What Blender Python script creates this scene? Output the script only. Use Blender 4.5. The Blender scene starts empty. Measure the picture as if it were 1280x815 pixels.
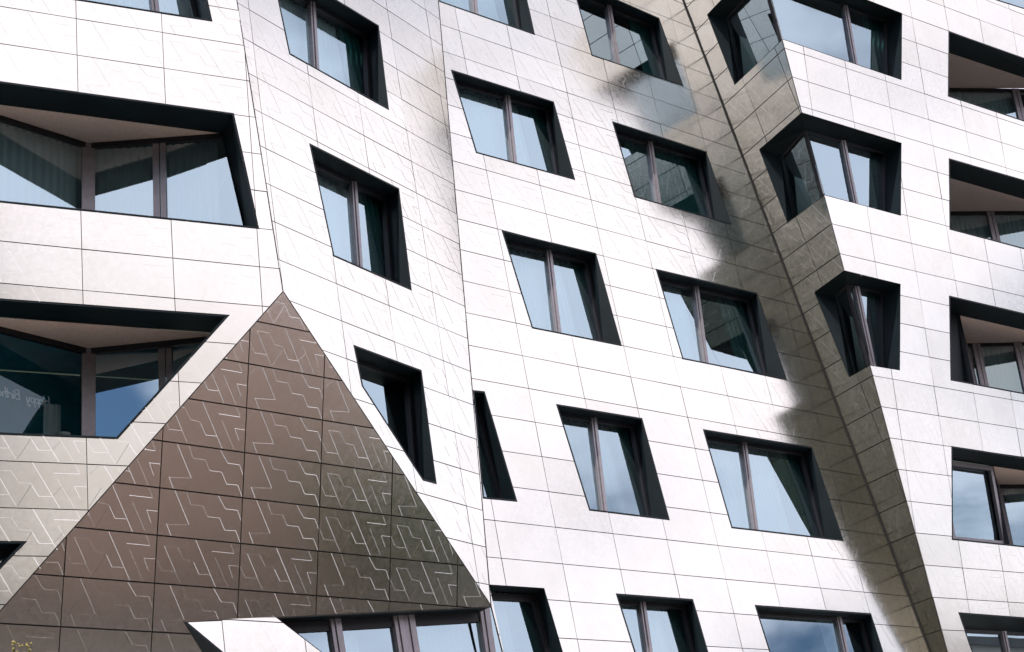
import bpy, math, random
from mathutils import Vector, Matrix
random.seed(7)
SC = bpy.context.scene
COL = SC.collection

# ------------------------------------------------------------------ camera
CAM_R = [[0.995039, 0.035905, -0.092778], [0.099483, -0.359128, 0.927971], [0.0, -0.932597, -0.360918]]
cam_d = bpy.data.cameras.new('camera')
cam = bpy.data.objects.new('camera', cam_d)
COL.objects.link(cam)
cam_d.sensor_fit = 'HORIZONTAL'
cam_d.sensor_width = 36.0
cam_d.lens = 56.25
cam_d.clip_start = 0.05
cam_d.clip_end = 3000
m = Matrix(CAM_R).transposed().to_4x4()
m.translation = (0, 0, 1.6)
cam.matrix_world = m
SC.camera = cam

# ------------------------------------------------------------------ sky, sun, exposure
SUN_AZ, SUN_EL = math.radians(208), math.radians(57)
w = bpy.data.worlds.new('World')
SC.world = w
w.use_nodes = True
nt = w.node_tree
nt.nodes.clear()
def N(t, **kw):
    n = nt.nodes.new(t)
    for k, v in kw.items():
        setattr(n, k, v)
    return n
L = lambda a, b: nt.links.new(a, b)
out = N('ShaderNodeOutputWorld')
bg = N('ShaderNodeBackground')
bg.inputs['Strength'].default_value = 0.10
sky = N('ShaderNodeTexSky', sky_type='NISHITA')
sky.sun_disc = False
sky.sun_elevation = SUN_EL
sky.sun_rotation = SUN_AZ
sky.air_density = 1.0
sky.dust_density = 0.3
sky.ozone_density = 4.0
tc = N('ShaderNodeTexCoord')
sep = N('ShaderNodeSeparateXYZ')
L(tc.outputs['Generated'], sep.inputs[0])
# cloud layer: broken bright cloud, folded onto a flat ceiling so that it thins with distance
zadd = N('ShaderNodeMath', operation='ADD'); zadd.inputs[1].default_value = 0.22
zmax = N('ShaderNodeMath', operation='MAXIMUM'); zmax.inputs[1].default_value = 0.0
L(sep.outputs['Z'], zmax.inputs[0]); L(zmax.outputs[0], zadd.inputs[0])
vd = N('ShaderNodeVectorMath', operation='DIVIDE')
comb = N('ShaderNodeCombineXYZ')
for i in range(3):
    L(zadd.outputs[0], comb.inputs[i])
L(tc.outputs['Generated'], vd.inputs[0]); L(comb.outputs[0], vd.inputs[1])
n1 = N('ShaderNodeTexNoise'); n1.inputs['Scale'].default_value = 1.7; n1.inputs['Detail'].default_value = 6; n1.inputs['Roughness'].default_value = 0.52
L(vd.outputs[0], n1.inputs['Vector'])
# gaps in the cloud: openings of blue at chosen places of the sky
def gap(az, el, width, amount):
    a, e = math.radians(az), math.radians(el)
    d = N('ShaderNodeVectorMath', operation='DOT_PRODUCT')
    d.inputs[1].default_value = (math.cos(e) * math.sin(a), math.cos(e) * math.cos(a), math.sin(e))
    L(tc.outputs['Generated'], d.inputs[0])
    r = N('ShaderNodeMapRange'); r.clamp = True
    r.interpolation_type = 'SMOOTHSTEP'
    r.inputs['From Min'].default_value = math.cos(math.radians(width))
    r.inputs['From Max'].default_value = math.cos(math.radians(width * 0.35))
    r.inputs['To Min'].default_value = 0
    r.inputs['To Max'].default_value = amount
    L(d.outputs['Value'], r.inputs['Value'])
    return r.outputs[0]
acc = n1.outputs['Fac']
for g in ((-167, 11, 15, 0.6), (86, 12.5, 5.5, 0.32)):
    s = N('ShaderNodeMath', operation='SUBTRACT')
    L(acc, s.inputs[0]); L(gap(*g), s.inputs[1])
    acc = s.outputs[0]
ramp = N('ShaderNodeMapRange'); ramp.clamp = True; ramp.interpolation_type = 'SMOOTHSTEP'
ramp.inputs['From Min'].default_value = 0.27
ramp.inputs['From Max'].default_value = 0.47
L(acc, ramp.inputs['Value'])
n2 = N('ShaderNodeTexNoise'); n2.inputs['Scale'].default_value = 3.1; n2.inputs['Detail'].default_value = 5
L(vd.outputs[0], n2.inputs['Vector'])
cr = N('ShaderNodeValToRGB')
cr.color_ramp.elements[0].position = 0.30; cr.color_ramp.elements[0].color = (0.86, 0.87, 1.0, 1)
cr.color_ramp.elements[1].position = 0.66; cr.color_ramp.elements[1].color = (1.0, 0.955, 1.07, 1)
L(n2.outputs['Fac'], cr.inputs['Fac'])
cs = N('ShaderNodeVectorMath', operation='SCALE')
cs.inputs['Scale'].default_value = 15.6
bank = N('ShaderNodeVectorMath', operation='SCALE'); bank.inputs[0].default_value = (0.38, 0.415, 0.49)     # a dimmer, hazier bank of cloud low in the south-east
L(gap(141, 12, 15.5, 1.0), bank.inputs['Scale'])
left = N('ShaderNodeVectorMath', operation='SUBTRACT'); left.inputs[0].default_value = (1, 1, 1)
L(bank.outputs[0], left.inputs[1])
dim = N('ShaderNodeVectorMath', operation='MULTIPLY')
L(cr.outputs['Color'], dim.inputs[0]); L(left.outputs[0], dim.inputs[1]); L(dim.outputs[0], cs.inputs[0])
mix = N('ShaderNodeMix', data_type='RGBA')
L(ramp.outputs[0], mix.inputs['Factor']); L(sky.outputs[0], mix.inputs['A']); L(cs.outputs[0], mix.inputs['B'])
L(mix.outputs['Result'], bg.inputs['Color']); L(bg.outputs[0], out.inputs[0])

sd = bpy.data.lights.new('sun', 'SUN')
sd.energy = 4.5
sd.angle = math.radians(0.6)
sd.color = (1.0, 0.95, 0.88)
sun = bpy.data.objects.new('sun', sd)
COL.objects.link(sun)
sv = Vector((math.cos(SUN_EL) * math.sin(SUN_AZ), math.cos(SUN_EL) * math.cos(SUN_AZ), math.sin(SUN_EL)))
sun.rotation_euler = sv.to_track_quat('Z', 'Y').to_euler()
sun.location = sv * 200
SC.view_settings.view_transform = 'Standard'
SC.view_settings.look = 'None'
SC.view_settings.gamma = 1
SC.view_settings.use_curve_mapping = False
SC.view_settings.exposure = 0.25

# ------------------------------------------------------------------ materials
def newmat(name):
    m = bpy.data.materials.new(name)
    m.use_nodes = True
    t = m.node_tree
    b = t.nodes['Principled BSDF']
    return m, t, b
def plain(name, col, rough=0.5, metal=0.0, noise=0.0, scale=6.0, bump=0.0, bscale=60.0, spec=0.5):
    m, t, b = newmat(name)
    b.inputs['Specular IOR Level'].default_value = spec
    b.inputs['Base Color'].default_value = (*col, 1)
    b.inputs['Roughness'].default_value = rough
    b.inputs['Metallic'].default_value = metal
    tc = t.nodes.new('ShaderNodeTexCoord')
    if noise:
        n = t.nodes.new('ShaderNodeTexNoise'); n.inputs['Scale'].default_value = scale; n.inputs['Detail'].default_value = 6
        t.links.new(tc.outputs['Object'], n.inputs['Vector'])
        r = t.nodes.new('ShaderNodeMapRange')
        r.inputs['From Min'].default_value = 0.3; r.inputs['From Max'].default_value = 0.7
        r.inputs['To Min'].default_value = 1 - noise; r.inputs['To Max'].default_value = 1 + noise
        t.links.new(n.outputs['Fac'], r.inputs['Value'])
        s = t.nodes.new('ShaderNodeVectorMath'); s.operation = 'SCALE'
        s.inputs[0].default_value = col
        t.links.new(r.outputs[0], s.inputs['Scale'])
        t.links.new(s.outputs[0], b.inputs['Base Color'])
    if bump:
        n = t.nodes.new('ShaderNodeTexNoise'); n.inputs['Scale'].default_value = bscale; n.inputs['Detail'].default_value = 4
        t.links.new(tc.outputs['Object'], n.inputs['Vector'])
        bp = t.nodes.new('ShaderNodeBump'); bp.inputs['Strength'].default_value = bump; bp.inputs['Distance'].default_value = 0.02
        t.links.new(n.outputs['Fac'], bp.inputs['Height'])
        t.links.new(bp.outputs[0], b.inputs['Normal'])
    return m

def tile_material():
    """Fired metallic glaze: almost mirror-like, slightly uneven from tile to tile."""
    m, t, b = newmat('metallic_glazed_tile')
    tc = t.nodes.new('ShaderNodeTexCoord')
    at = t.nodes.new('ShaderNodeAttribute'); at.attribute_name = 'panel'
    n = t.nodes.new('ShaderNodeTexNoise'); n.inputs['Scale'].default_value = 1.3; n.inputs['Detail'].default_value = 7; n.inputs['Roughness'].default_value = 0.6
    n2 = t.nodes.new('ShaderNodeTexNoise'); n2.inputs['Scale'].default_value = 14; n2.inputs['Detail'].default_value = 5
    for q in (n, n2):
        t.links.new(tc.outputs['Object'], q.inputs['Vector'])
    a = t.nodes.new('ShaderNodeMath'); a.operation = 'MULTIPLY_ADD'; a.inputs[1].default_value = 0.5
    t.links.new(at.outputs['Fac'], a.inputs[0]); t.links.new(n.outputs['Fac'], a.inputs[2])
    cr = t.nodes.new('ShaderNodeValToRGB')
    cr.color_ramp.elements[0].position = 0.35; cr.color_ramp.elements[0].color = (0.60, 0.575, 0.515, 1)
    cr.color_ramp.elements[1].position = 1.05; cr.color_ramp.elements[1].color = (0.675, 0.65, 0.595, 1)
    t.links.new(a.outputs[0], cr.inputs['Fac'])
    t.links.new(cr.outputs[0], b.inputs['Base Color'])
    r = t.nodes.new('ShaderNodeMapRange')
    r.inputs['From Min'].default_value = 0.3; r.inputs['From Max'].default_value = 0.7
    r.inputs['To Min'].default_value = 0.15; r.inputs['To Max'].default_value = 0.21
    t.links.new(n2.outputs['Fac'], r.inputs['Value'])
    t.links.new(r.outputs[0], b.inputs['Roughness'])
    b.inputs['Metallic'].default_value = 1.0
    bp = t.nodes.new('ShaderNodeBump'); bp.inputs['Strength'].default_value = 0.06; bp.inputs['Distance'].default_value = 0.02
    t.links.new(n.outputs['Fac'], bp.inputs['Height'])
    t.links.new(bp.outputs[0], b.inputs['Normal'])
    return m

def glass_material(name, tint, refl=0.35):
    m = bpy.data.materials.new(name); m.use_nodes = True
    t = m.node_tree; t.nodes.clear()
    o = t.nodes.new('ShaderNodeOutputMaterial')
    g = t.nodes.new('ShaderNodeBsdfGlossy'); g.inputs['Roughness'].default_value = 0.0; g.inputs['Color'].default_value = (0.70, 0.87, 0.96, 1)
    tr = t.nodes.new('ShaderNodeBsdfTransparent'); tr.inputs['Color'].default_value = (*tint, 1)
    f = t.nodes.new('ShaderNodeFresnel'); f.inputs['IOR'].default_value = 1.55
    mr = t.nodes.new('ShaderNodeMapRange')
    mr.inputs['To Min'].default_value = refl; mr.inputs['To Max'].default_value = 1.0
    t.links.new(f.outputs[0], mr.inputs['Value'])
    tc = t.nodes.new('ShaderNodeTexCoord')
    n = t.nodes.new('ShaderNodeTexNoise'); n.inputs['Scale'].default_value = 0.9; n.inputs['Detail'].default_value = 1
    t.links.new(tc.outputs['Object'], n.inputs['Vector'])
    bp = t.nodes.new('ShaderNodeBump'); bp.inputs['Strength'].default_value = 0.05; bp.inputs['Distance'].default_value = 0.03
    t.links.new(n.outputs['Fac'], bp.inputs['Height']); t.links.new(bp.outputs[0], g.inputs['Normal'])
    mx = t.nodes.new('ShaderNodeMixShader')
    t.links.new(mr.outputs[0], mx.inputs[0]); t.links.new(tr.outputs[0], mx.inputs[1]); t.links.new(g.outputs[0], mx.inputs[2])
    t.links.new(mx.outputs[0], o.inputs[0])
    return m

def sheer_material():
    m = bpy.data.materials.new('sheer_fabric'); m.use_nodes = True
    t = m.node_tree; t.nodes.clear()
    o = t.nodes.new('ShaderNodeOutputMaterial')
    d = t.nodes.new('ShaderNodeBsdfDiffuse'); d.inputs['Color'].default_value = (0.84, 0.88, 0.88, 1)
    tl = t.nodes.new('ShaderNodeBsdfTranslucent'); tl.inputs['Color'].default_value = (0.6, 0.7, 0.72, 1)
    mx = t.nodes.new('ShaderNodeMixShader'); mx.inputs[0].default_value = 0.25
    t.links.new(d.outputs[0], mx.inputs[1]); t.links.new(tl.outputs[0], mx.inputs[2]); t.links.new(mx.outputs[0], o.inputs[0])
    return m

M = dict(
    tile=tile_material(),
    joint=plain('joint_backing', (0.018, 0.018, 0.018), 0.8),
    reveal=plain('dark_anodised_reveal', (0.004, 0.009, 0.012), 0.5, 0.0, 0.25, 3.0, spec=0.22),
    frame=plain('window_frame_metal', (0.25, 0.23, 0.245), 0.38, 0.5, 0.1, 9.0),
    darkframe=plain('dark_frame_metal', (0.016, 0.016, 0.020), 0.45, 0.1, spec=0.3),
    glass=glass_material('coated_glass', (0.76, 0.91, 0.92)),
    clear=glass_material('clear_glass', (0.85, 0.93, 0.93), 0.02),
    sheer=sheer_material(),
    teal=plain('teal_curtain_fabric', (0.01, 0.11, 0.10), 0.85, 0, 0.2, 20),
    room=plain('dim_room', (0.05, 0.055, 0.06), 0.9),
    soffit=plain('beige_plaster', (0.74, 0.57, 0.49), 0.9, 0, 0.10, 25, 0.25, 120),
    floor=plain('balcony_floor', (0.12, 0.11, 0.10), 0.8),
    asphalt=plain('asphalt', (0.05, 0.05, 0.052), 0.9, 0, 0.25, 1.5, 0.3, 40),
    paving=plain('paving_stone', (0.52, 0.48, 0.44), 0.85, 0, 0.2, 2.0),
    paving_dark=plain('dark_paving_stone', (0.15, 0.145, 0.13), 0.85, 0, 0.2, 2.0),
    soil=plain('ground_earth', (0.10, 0.095, 0.08), 0.95, 0, 0.3, 0.2),
    stucco_beige=plain('beige_render', (0.52, 0.355, 0.285), 0.9, 0, 0.12, 0.6),
    stucco_olive=plain('olive_render', (0.095, 0.115, 0.085), 0.9, 0, 0.2, 0.5),
    stucco_pale=plain('pale_render', (0.58, 0.57, 0.52), 0.9, 0, 0.12, 0.6),
    stucco_brown=plain('brown_brick', (0.25, 0.155, 0.13), 0.9, 0, 0.2, 0.8),
    roof=plain('roof_sheet', (0.12, 0.12, 0.12), 0.7, 0, 0.2, 0.7),
    white=plain('white_paint', (0.78, 0.77, 0.74), 0.5),
    leaf=plain('leaf_green', (0.05, 0.085, 0.03), 0.6, 0, 0.35, 2.0),
    bark=plain('bark', (0.09, 0.065, 0.045), 0.9, 0, 0.3, 8),
    petal=plain('yellow_petal', (0.28, 0.23, 0.05), 0.6),
    bark_thin=plain('stem_green', (0.16, 0.15, 0.05), 0.7),
    teal_wall=plain('teal_wall', (0.09, 0.42, 0.50), 0.8, 0, 0.15, 3),
    letter=plain('silver_letter_foil', (0.75, 0.78, 0.76), 0.4, 0.2),
)

# ------------------------------------------------------------------ helpers
def obj(name, verts, faces, mat, parent=None, smooth=False, mats=None, mi=None):
    me = bpy.data.meshes.new(name)
    me.from_pydata([tuple(v) for v in verts], [], faces)
    for q in (mats or [mat]):
        me.materials.append(q)
    if mi:
        me.polygons.foreach_set('material_index', mi)
    if smooth:
        me.polygons.foreach_set('use_smooth', [True] * len(me.polygons))
    me.update()
    o = bpy.data.objects.new(name, me)
    COL.objects.link(o)
    if parent is not None:
        o.parent = parent
    return o
def empty(name, loc=(0, 0, 0)):
    o = bpy.data.objects.new(name, None)
    o.location = loc
    COL.objects.link(o)
    return o
def tag(o, label=None, cat=None, group=None, kind=None):
    if label: o['label'] = label
    if cat: o['category'] = cat
    if group: o['group'] = group
    if kind: o['kind'] = kind
    return o

class Geo:
    """collects polygons for ONE mesh"""
    def __init__(self):
        self.v, self.f, self.m = [], [], []
    def poly(self, pts, mi=0):
        b = len(self.v)
        self.v += [tuple(p) for p in pts]
        self.f.append(tuple(range(b, b + len(pts)))); self.m.append(mi)
    def pane(self, pts, out):
        """one sheet of glass whose front looks along out"""
        pts = [Vector(p) for p in pts]
        n = Vector((0, 0, 0))
        for i in range(len(pts)): n += pts[i].cross(pts[(i + 1) % len(pts)])
        self.poly(pts if n.dot(Vector(out)) > 0 else pts[::-1])
    def bar(self, a, b, side, nrm, w, d):
        """square bar from a to b, w wide along side, d deep along nrm (a, b at the centre of its front face)"""
        a, b, side, nrm = Vector(a), Vector(b), Vector(side).normalized(), Vector(nrm).normalized()
        c = []
        for p in (a, b):
            for s, q in ((-.5, 0), (.5, 0), (.5, -1), (-.5, -1)):
                c.append(p + side * w * s + nrm * d * q)
        k = len(self.v); self.v += [tuple(p) for p in c]
        for f in ((0, 1, 5, 4), (1, 2, 6, 5), (2, 3, 7, 6), (3, 0, 4, 7), (0, 3, 2, 1), (4, 5, 6, 7)):
            self.f.append(tuple(k + i for i in f)); self.m.append(0)
    def box(self, x0, x1, y0, y1, z0, z1, X=None, mi=0):
        c = [(x, y, z) for z in (z0, z1) for x, y in ((x0, y0), (x1, y0), (x1, y1), (x0, y1))]
        if X: c = [X(*p) for p in c]
        k = len(self.v); self.v += [tuple(p) for p in c]
        for f in ((0, 3, 2, 1), (4, 5, 6, 7), (0, 1, 5, 4), (1, 2, 6, 5), (2, 3, 7, 6), (3, 0, 4, 7)):
            self.f.append(tuple(k + i for i in f)); self.m.append(mi)
    def loft(self, A, B):
        n = len(A)
        for i in range(n):
            self.poly([A[i], A[(i + 1) % n], B[(i + 1) % n], B[i]])
    def build(self, name, mat, parent=None, smooth=False, mats=None):
        return obj(name, self.v, self.f, mat, parent, smooth, mats, self.m if mats else None)

class Face:
    """a facade plane: origin, horizontal axis, up-slope axis, outward normal (metres)"""
    def __init__(self, o, h, v, n):
        self.o, self.h, self.v, self.n = Vector(o), Vector(h), Vector(v), Vector(n)
        self.holes = []
    def p(self, u, v, d=0.0):
        return self.o + self.h * u + self.v * v - self.n * d
    def P(self, poly, d=0.0):
        return [self.p(u, v, d) for u, v in poly]

# 2-D polygon tools (counter-clockwise, convex)
def area(p):
    return 0.5 * sum(p[i][0] * p[(i + 1) % len(p)][1] - p[(i + 1) % len(p)][0] * p[i][1] for i in range(len(p)))
def ccw(p):
    return list(p) if area(p) > 0 else list(p)[::-1]
def half(p, a, b, off=0.0, inside=True):
    """keep the part of p left of line a->b moved left by off (inside) or the rest"""
    ex, ey = b[0] - a[0], b[1] - a[1]
    l = math.hypot(ex, ey)
    s = 1 if inside else -1
    D = [s * ((ex * (q[1] - a[1]) - ey * (q[0] - a[0])) / l - off) for q in p]
    r = []
    for i in range(len(p)):
        j = (i + 1) % len(p)
        if D[i] >= 0: r.append(p[i])
        if (D[i] > 0 and D[j] < 0) or (D[i] < 0 and D[j] > 0):
            t = D[i] / (D[i] - D[j])
            r.append((p[i][0] + (p[j][0] - p[i][0]) * t, p[i][1] + (p[j][1] - p[i][1]) * t))
    return r
def ok(p):
    return len(p) > 2 and abs(area(p)) > 2e-5
def clip(p, c, off=0.0):
    for i in range(len(c)):
        p = half(p, c[i], c[(i + 1) % len(c)], off)
        if not ok(p): return []
    return p
def subtract(pieces, c):
    r = []
    xs = [q[0] for q in c]; ys = [q[1] for q in c]
    for p in pieces:
        if max(q[0] for q in p) < min(xs) or min(q[0] for q in p) > max(xs) or max(q[1] for q in p) < min(ys) or min(q[1] for q in p) > max(ys):
            r.append(p); continue
        rest = p
        for i in range(len(c)):
            a, b = c[i], c[(i + 1) % len(c)]
            q = half(rest, a, b, 0, False)
            if ok(q): r.append(q)
            rest = half(rest, a, b)
            if not ok(rest): break
    return r
def inpoly(q, c):
    return all((c[(i + 1) % len(c)][0] - c[i][0]) * (q[1] - c[i][1]) - (c[(i + 1) % len(c)][1] - c[i][1]) * (q[0] - c[i][0]) > 0 for i in range(len(c)))
def inset(p, d):
    """convex polygon moved inwards by d, same vertex order"""
    s = 1 if area(p) > 0 else -1
    n = len(p); r = []
    for i in range(n):
        a, b, c = p[i - 1], p[i], p[(i + 1) % n]
        def off(a, b):
            ex, ey = b[0] - a[0], b[1] - a[1]; l = math.hypot(ex, ey)
            return (a[0] - s * ey / l * d, a[1] + s * ex / l * d), (ex, ey)
        (p1, e1), (p2, e2) = off(a, b), off(b, c)
        det = e1[0] * e2[1] - e1[1] * e2[0]
        if abs(det) < 1e-9: r.append(p2); continue
        t = ((p2[0] - p1[0]) * e2[1] - (p2[1] - p1[1]) * e2[0]) / det
        r.append((p1[0] + e1[0] * t, p1[1] + e1[1] * t))
    return r

# ------------------------------------------------------------------ the facade planes of the building
F3 = Face((0.90673, 27.96984, 12.44844), (0.75217, 0.65896, -0.0), (-0.06198, 0.07075, 0.99557), (0.65604, -0.74884, 0.09406))
F2 = Face((-0.8122, 27.31848, 19.25215), (0.53444, 0.84521, -0.0), (-0.05726, 0.0362, 0.9977), (0.84327, -0.53321, 0.06774))
F1 = Face((-3.38542, 22.21492, 11.11322), (0.88429, 0.46694, -0.0), (-0.00874, 0.01655, 0.99982), (0.46686, -0.88413, 0.01872))
B = Face((-3.38542, 22.21492, 11.11322), (0.73386, 0.6793, -0.0), (0.12973, -0.14015, 0.98159), (0.66679, -0.72036, -0.19098))
F5 = Face((4.78009, 32.55903, 21.96913), (0.43686, -0.89953, 0.0), (-0.17707, -0.086, 0.98043), (-0.88193, -0.42832, -0.19685))
F4 = Face((6.45003, 30.33367, 19.32952), (0.79755, 0.60325, -0.0), (0.04796, -0.06341, 0.99683), (0.60134, -0.79503, -0.07951))
POLY_F1 = [(-0.718, 6.925), (0.0, 0.0), (-6.245, -7.579), (-7.634, -7.498), (-8.73, 5.033)]
POLY_F2 = [(-6.247, -1.218), (0.257, 2.484), (-1.293, -12.514), (-5.689, -8.158)]
POLY_F3 = [[(-1.524, 9.324), (5.456, 12.215), (9.328, -9.12), (11.176, -9.886), (-2.533, -9.388), (-2.721, -5.707)], [(-8.259, -6.23), (-2.721, -5.707), (-2.533, -9.388), (-4.196, -9.331)]]
POLY_F5 = [(-0.113, 2.693), (3.107, 0.472), (0.799, -18.972)]
POLY_F4 = [(-0.684, 3.112), (17.773, 9.136), (9.966, -16.944), (5.367, -16.776), (3.519, -16.011)]
POLY_B = [[(-0.0, -0.0), (4.324, -4.428), (-1.263, -4.967)], [(-0.0, -0.0), (-1.263, -4.967), (1.213, -7.946), (-6.07, -7.719)]]
WEDGE = [(-4.957, 22.053, 6.238), (-3.526, 24.153, 3.313), (-1.671, 24.545, 3.159), (-4.919, 22.087, 6.246)]
RIBBON = ([(-6.792, -6.094), (-2.721, -5.707), (-2.684, -5.346), (-1.519, -5.332), (-1.203, -7.273), (-5.006, -7.312)], [(-6.792, -6.094), (-2.721, -5.707), (-2.684, -5.346), (-1.444, -5.317), (-1.23, -7.127), (-5.006, -7.312)])
RIBBON_HOLES = [[(-6.792, -6.094), (-2.721, -5.707), (-2.53, -7.287), (-5.006, -7.312)], [(-2.684, -5.346), (-1.519, -5.332), (-1.203, -7.273), (-2.53, -7.287)]]
RIBBON_MULL = [((-5.592, -5.948), (-5.524, -7.217), 0.16), ((-4.403, -5.836), (-4.35, -7.196), 0.17), ((-4.199, -5.812), (-4.152, -7.193), 0.17), ((-2.647, -5.662), (-2.662, -7.166), 0.17)]
ROWS_F5 = [5.082, 4.418, 3.755, 3.091, 2.428, 1.765, 1.101, 0.438, -0.226, -0.889, -1.553, -2.216, -2.879, -3.543, -4.206, -4.87, -5.533, -6.196, -6.86, -7.523, -8.187, -8.85, -9.514, -10.177, -10.84, -11.504, -12.167, -12.831, -13.494, -14.157, -14.821, -15.484, -16.148]

BUILDING = tag(empty('apartment_building', (2, 28, 0)),
               'angular apartment building clad in pale metallic tiles with leaning walls and slanted window openings', 'building')
def child(o):
    """parent to the building without moving it"""
    o.parent = BUILDING
    o.matrix_parent_inverse = BUILDING.matrix_world.inverted()
    return o
bpy.context.view_layer.update()

# ------------------------------------------------------------------ windows
def edge_at(a, b, v):
    t = (v - a[1]) / (b[1] - a[1]); return (a[0] + (b[0] - a[0]) * t, v)

def lining(face_pts_outer, face_pts_rim, inner_pts, back_pts):
    g = Geo()
    g.loft(face_pts_outer, face_pts_rim)
    g.loft(face_pts_rim, inner_pts)
    g.loft(back_pts, face_pts_outer)
    return g

def curtain(face, u0, u1, lean, v0, v1, d, mat, name, parent, amp=0.035, wl=0.13, rnd=None):
    rnd = rnd or random.Random(int((u0 + 50) * 100 + v0 * 7))
    n = max(8, int((u1 - u0) / wl * 7))
    ph = rnd.random() * 6
    verts, faces = [], []
    for i in range(n + 1):
        u = u0 + (u1 - u0) * i / n
        ph += 6.283 * (u1 - u0) / n / wl * (0.7 + 0.6 * rnd.random())
        a = amp * (0.65 + 0.35 * math.sin(u * 2.3))
        for v in (v0, v1):
            k = 1.0 if v == v0 else 0.7
            verts.append(face.p(u + lean * (v - v0), v, d + a * k * math.sin(ph)))
    for i in range(n):
        faces.append((2 * i, 2 * i + 2, 2 * i + 3, 2 * i + 1))
    return obj(name, verts, faces, mat, parent, True)

def room_box(pts, back, name, parent, mat='room'):
    """closed dim room behind a glazed polygon pts; back = vector into the building"""
    g = Geo()
    B = [Vector(p) + Vector(back) for p in pts]
    n = len(pts)
    for i in range(n):
        g.poly([pts[i], pts[(i + 1) % n], B[(i + 1) % n], B[i]])
    g.poly(B)
    return g.build(name, M[mat], parent)

def frame_ring(face, poly, d, wd, parent, mat='darkframe', depth=0.07):
    a, b = poly, inset(poly, wd)
    g = Geo()
    A, B_ = face.P(a, d - 0.02), face.P(b, d - 0.02)
    A2, B2 = face.P(a, d + depth), face.P(b, d + depth)
    g.loft(A, B_); g.loft(B_, B2); g.loft(B2, A2)
    return g.build('frame', M[mat], parent)

def mullion_bar(face, top, bot, d, parent, w=0.115, depth=0.10):
    g = Geo()
    a, b = face.p(*top, d), face.p(*bot, d)
    prof = [(-.5, -.05), (-.5, .035), (-.16, .035), (-.14, .012), (-.10, .012), (-.08, .055), (.5, .055), (.5, -.05)]
    A = [a + face.h * (w * x) + face.n * y for x, y in prof]; B_ = [b + face.h * (w * x) + face.n * y for x, y in prof]
    k = len(prof)
    g.v = [tuple(p) for p in A + B_]
    g.f = [(i, (i + 1) % k, k + (i + 1) % k, k + i) for i in range(k)]; g.m = [0] * k
    return g.build('mullion', M['frame'], parent)

def split_u(poly, tops_bots):
    """split a polygon by lines running from top to bottom; returns the pieces left to right"""
    r, rest = [], ccw(poly)
    for t, b in tops_bots:
        left = half(rest, b, t)          # left of the upward line
        rest = half(rest, b, t, 0, False)
        if ok(left): r.append(left)
    if ok(rest): r.append(rest)
    return r

def panes(face, inner, mulls, d, parent, seed):
    rnd = random.Random(seed)
    for piece in split_u(inset(inner, 0.03), mulls):
        cx = sum(q[0] for q in piece) / len(piece); cy = sum(q[1] for q in piece) / len(piece)
        tu, tv = rnd.gauss(0, .0035), rnd.gauss(0, .0035)
        g = Geo()
        g.pane([face.p(u, v, d + .03 + tu * (u - cx) + tv * (v - cy)) for u, v in piece], face.n)
        g.build('pane', M['glass'], parent)

SHEER = {  # window -> list of (from, to) as fractions of the glazed width
    'a': [(.05, .85)], 'b': [(.0, .80)], 'c': [(.0, .16)], 'd': [], 'e': [(.0, .88)], 'f': [(.0, .45)], 'g': [(.30, .86)],
    'h': [(.0, .80)], 'i': [(.30, .86)], 'j': [(.72, .92)], 'k': [], 'A': [(.0, .86)], 'B': [(.0, .8)], 'C': [], 'L0': [(.55, .98)], 'S': [], 'R': [], 'R0': []}
TEAL = {'a': .84, 'b': .80, 'c': .30, 'd': .83, 'e': .83, 'f': .78, 'g': .82, 'h': .78, 'i': .82, 'k': .2, 'A': .83, 'B': .76}

def win(key, face, outer, d, inner, mulls):
    n = len(outer)
    face.holes.append(ccw(outer))
    inner = list(inner)
    br = 2
    inner[br] = edge_at(inner[1], inner[2], outer[br][1])          # the glazing runs down behind the sill
    if key == 'R':
        inner[3] = edge_at(inner[0], inner[3], outer[3][1])
    rim = inset(outer, 0.022)
    g = lining(face.P(outer, -0.004), face.P(rim, -0.004), face.P(inner, d), face.P(outer, .03))
    wn = child(g.build('window', M['reveal']))
    mulls = [(edge_at(t, b, inner[0][1] + .3), edge_at(t, b, inner[br][1] - .3)) for t, b in mulls]
    mv = []
    for t, b in mulls:
        c = half(half([t, b, b], (0, 0), (0, 1), -99), (0, 0), (0, 1), -99)
        v1 = inner[0][1] + (inner[1][1] - inner[0][1]) * (edge_at(t, b, inner[0][1])[0] - inner[0][0]) / (inner[1][0] - inner[0][0])
        v0 = min(outer[2][1], outer[3][1])
        mv.append((edge_at(t, b, v1), edge_at(t, b, v0)))
    frame_ring(face, inner, d, 0.07, wn)
    for t, b in mv:
        mullion_bar(face, t, b, d, wn)
    panes(face, inner, mv, d, wn, key)
    us = [q[0] for q in inner]; vs = [q[1] for q in inner]
    u0, u1, v0, v1 = min(us), max(us), min(vs), max(vs)
    lean = -0.08
    for a, b in SHEER.get(key, []):
        curtain(face, u0 + (u1 - u0) * a, u0 + (u1 - u0) * b, lean, v0, v1, d + .24, M['sheer'], 'sheer_curtain', wn)
    if key in TEAL:
        curtain(face, u0 + (u1 - u0) * TEAL[key], u1 + .1, lean, v0, v1, d + .16, M['teal'], 'side_curtain', wn, .05, .16)
    box = [(u0 - .25, v1 + .02), (u1 + .15, v1 + .02), (u1 + .15, v0 - .02), (u0 - .25, v0 - .02)]
    room_box(face.P(box, d + .075), -face.n * 1.1, 'room', wn)
    return wn

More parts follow.
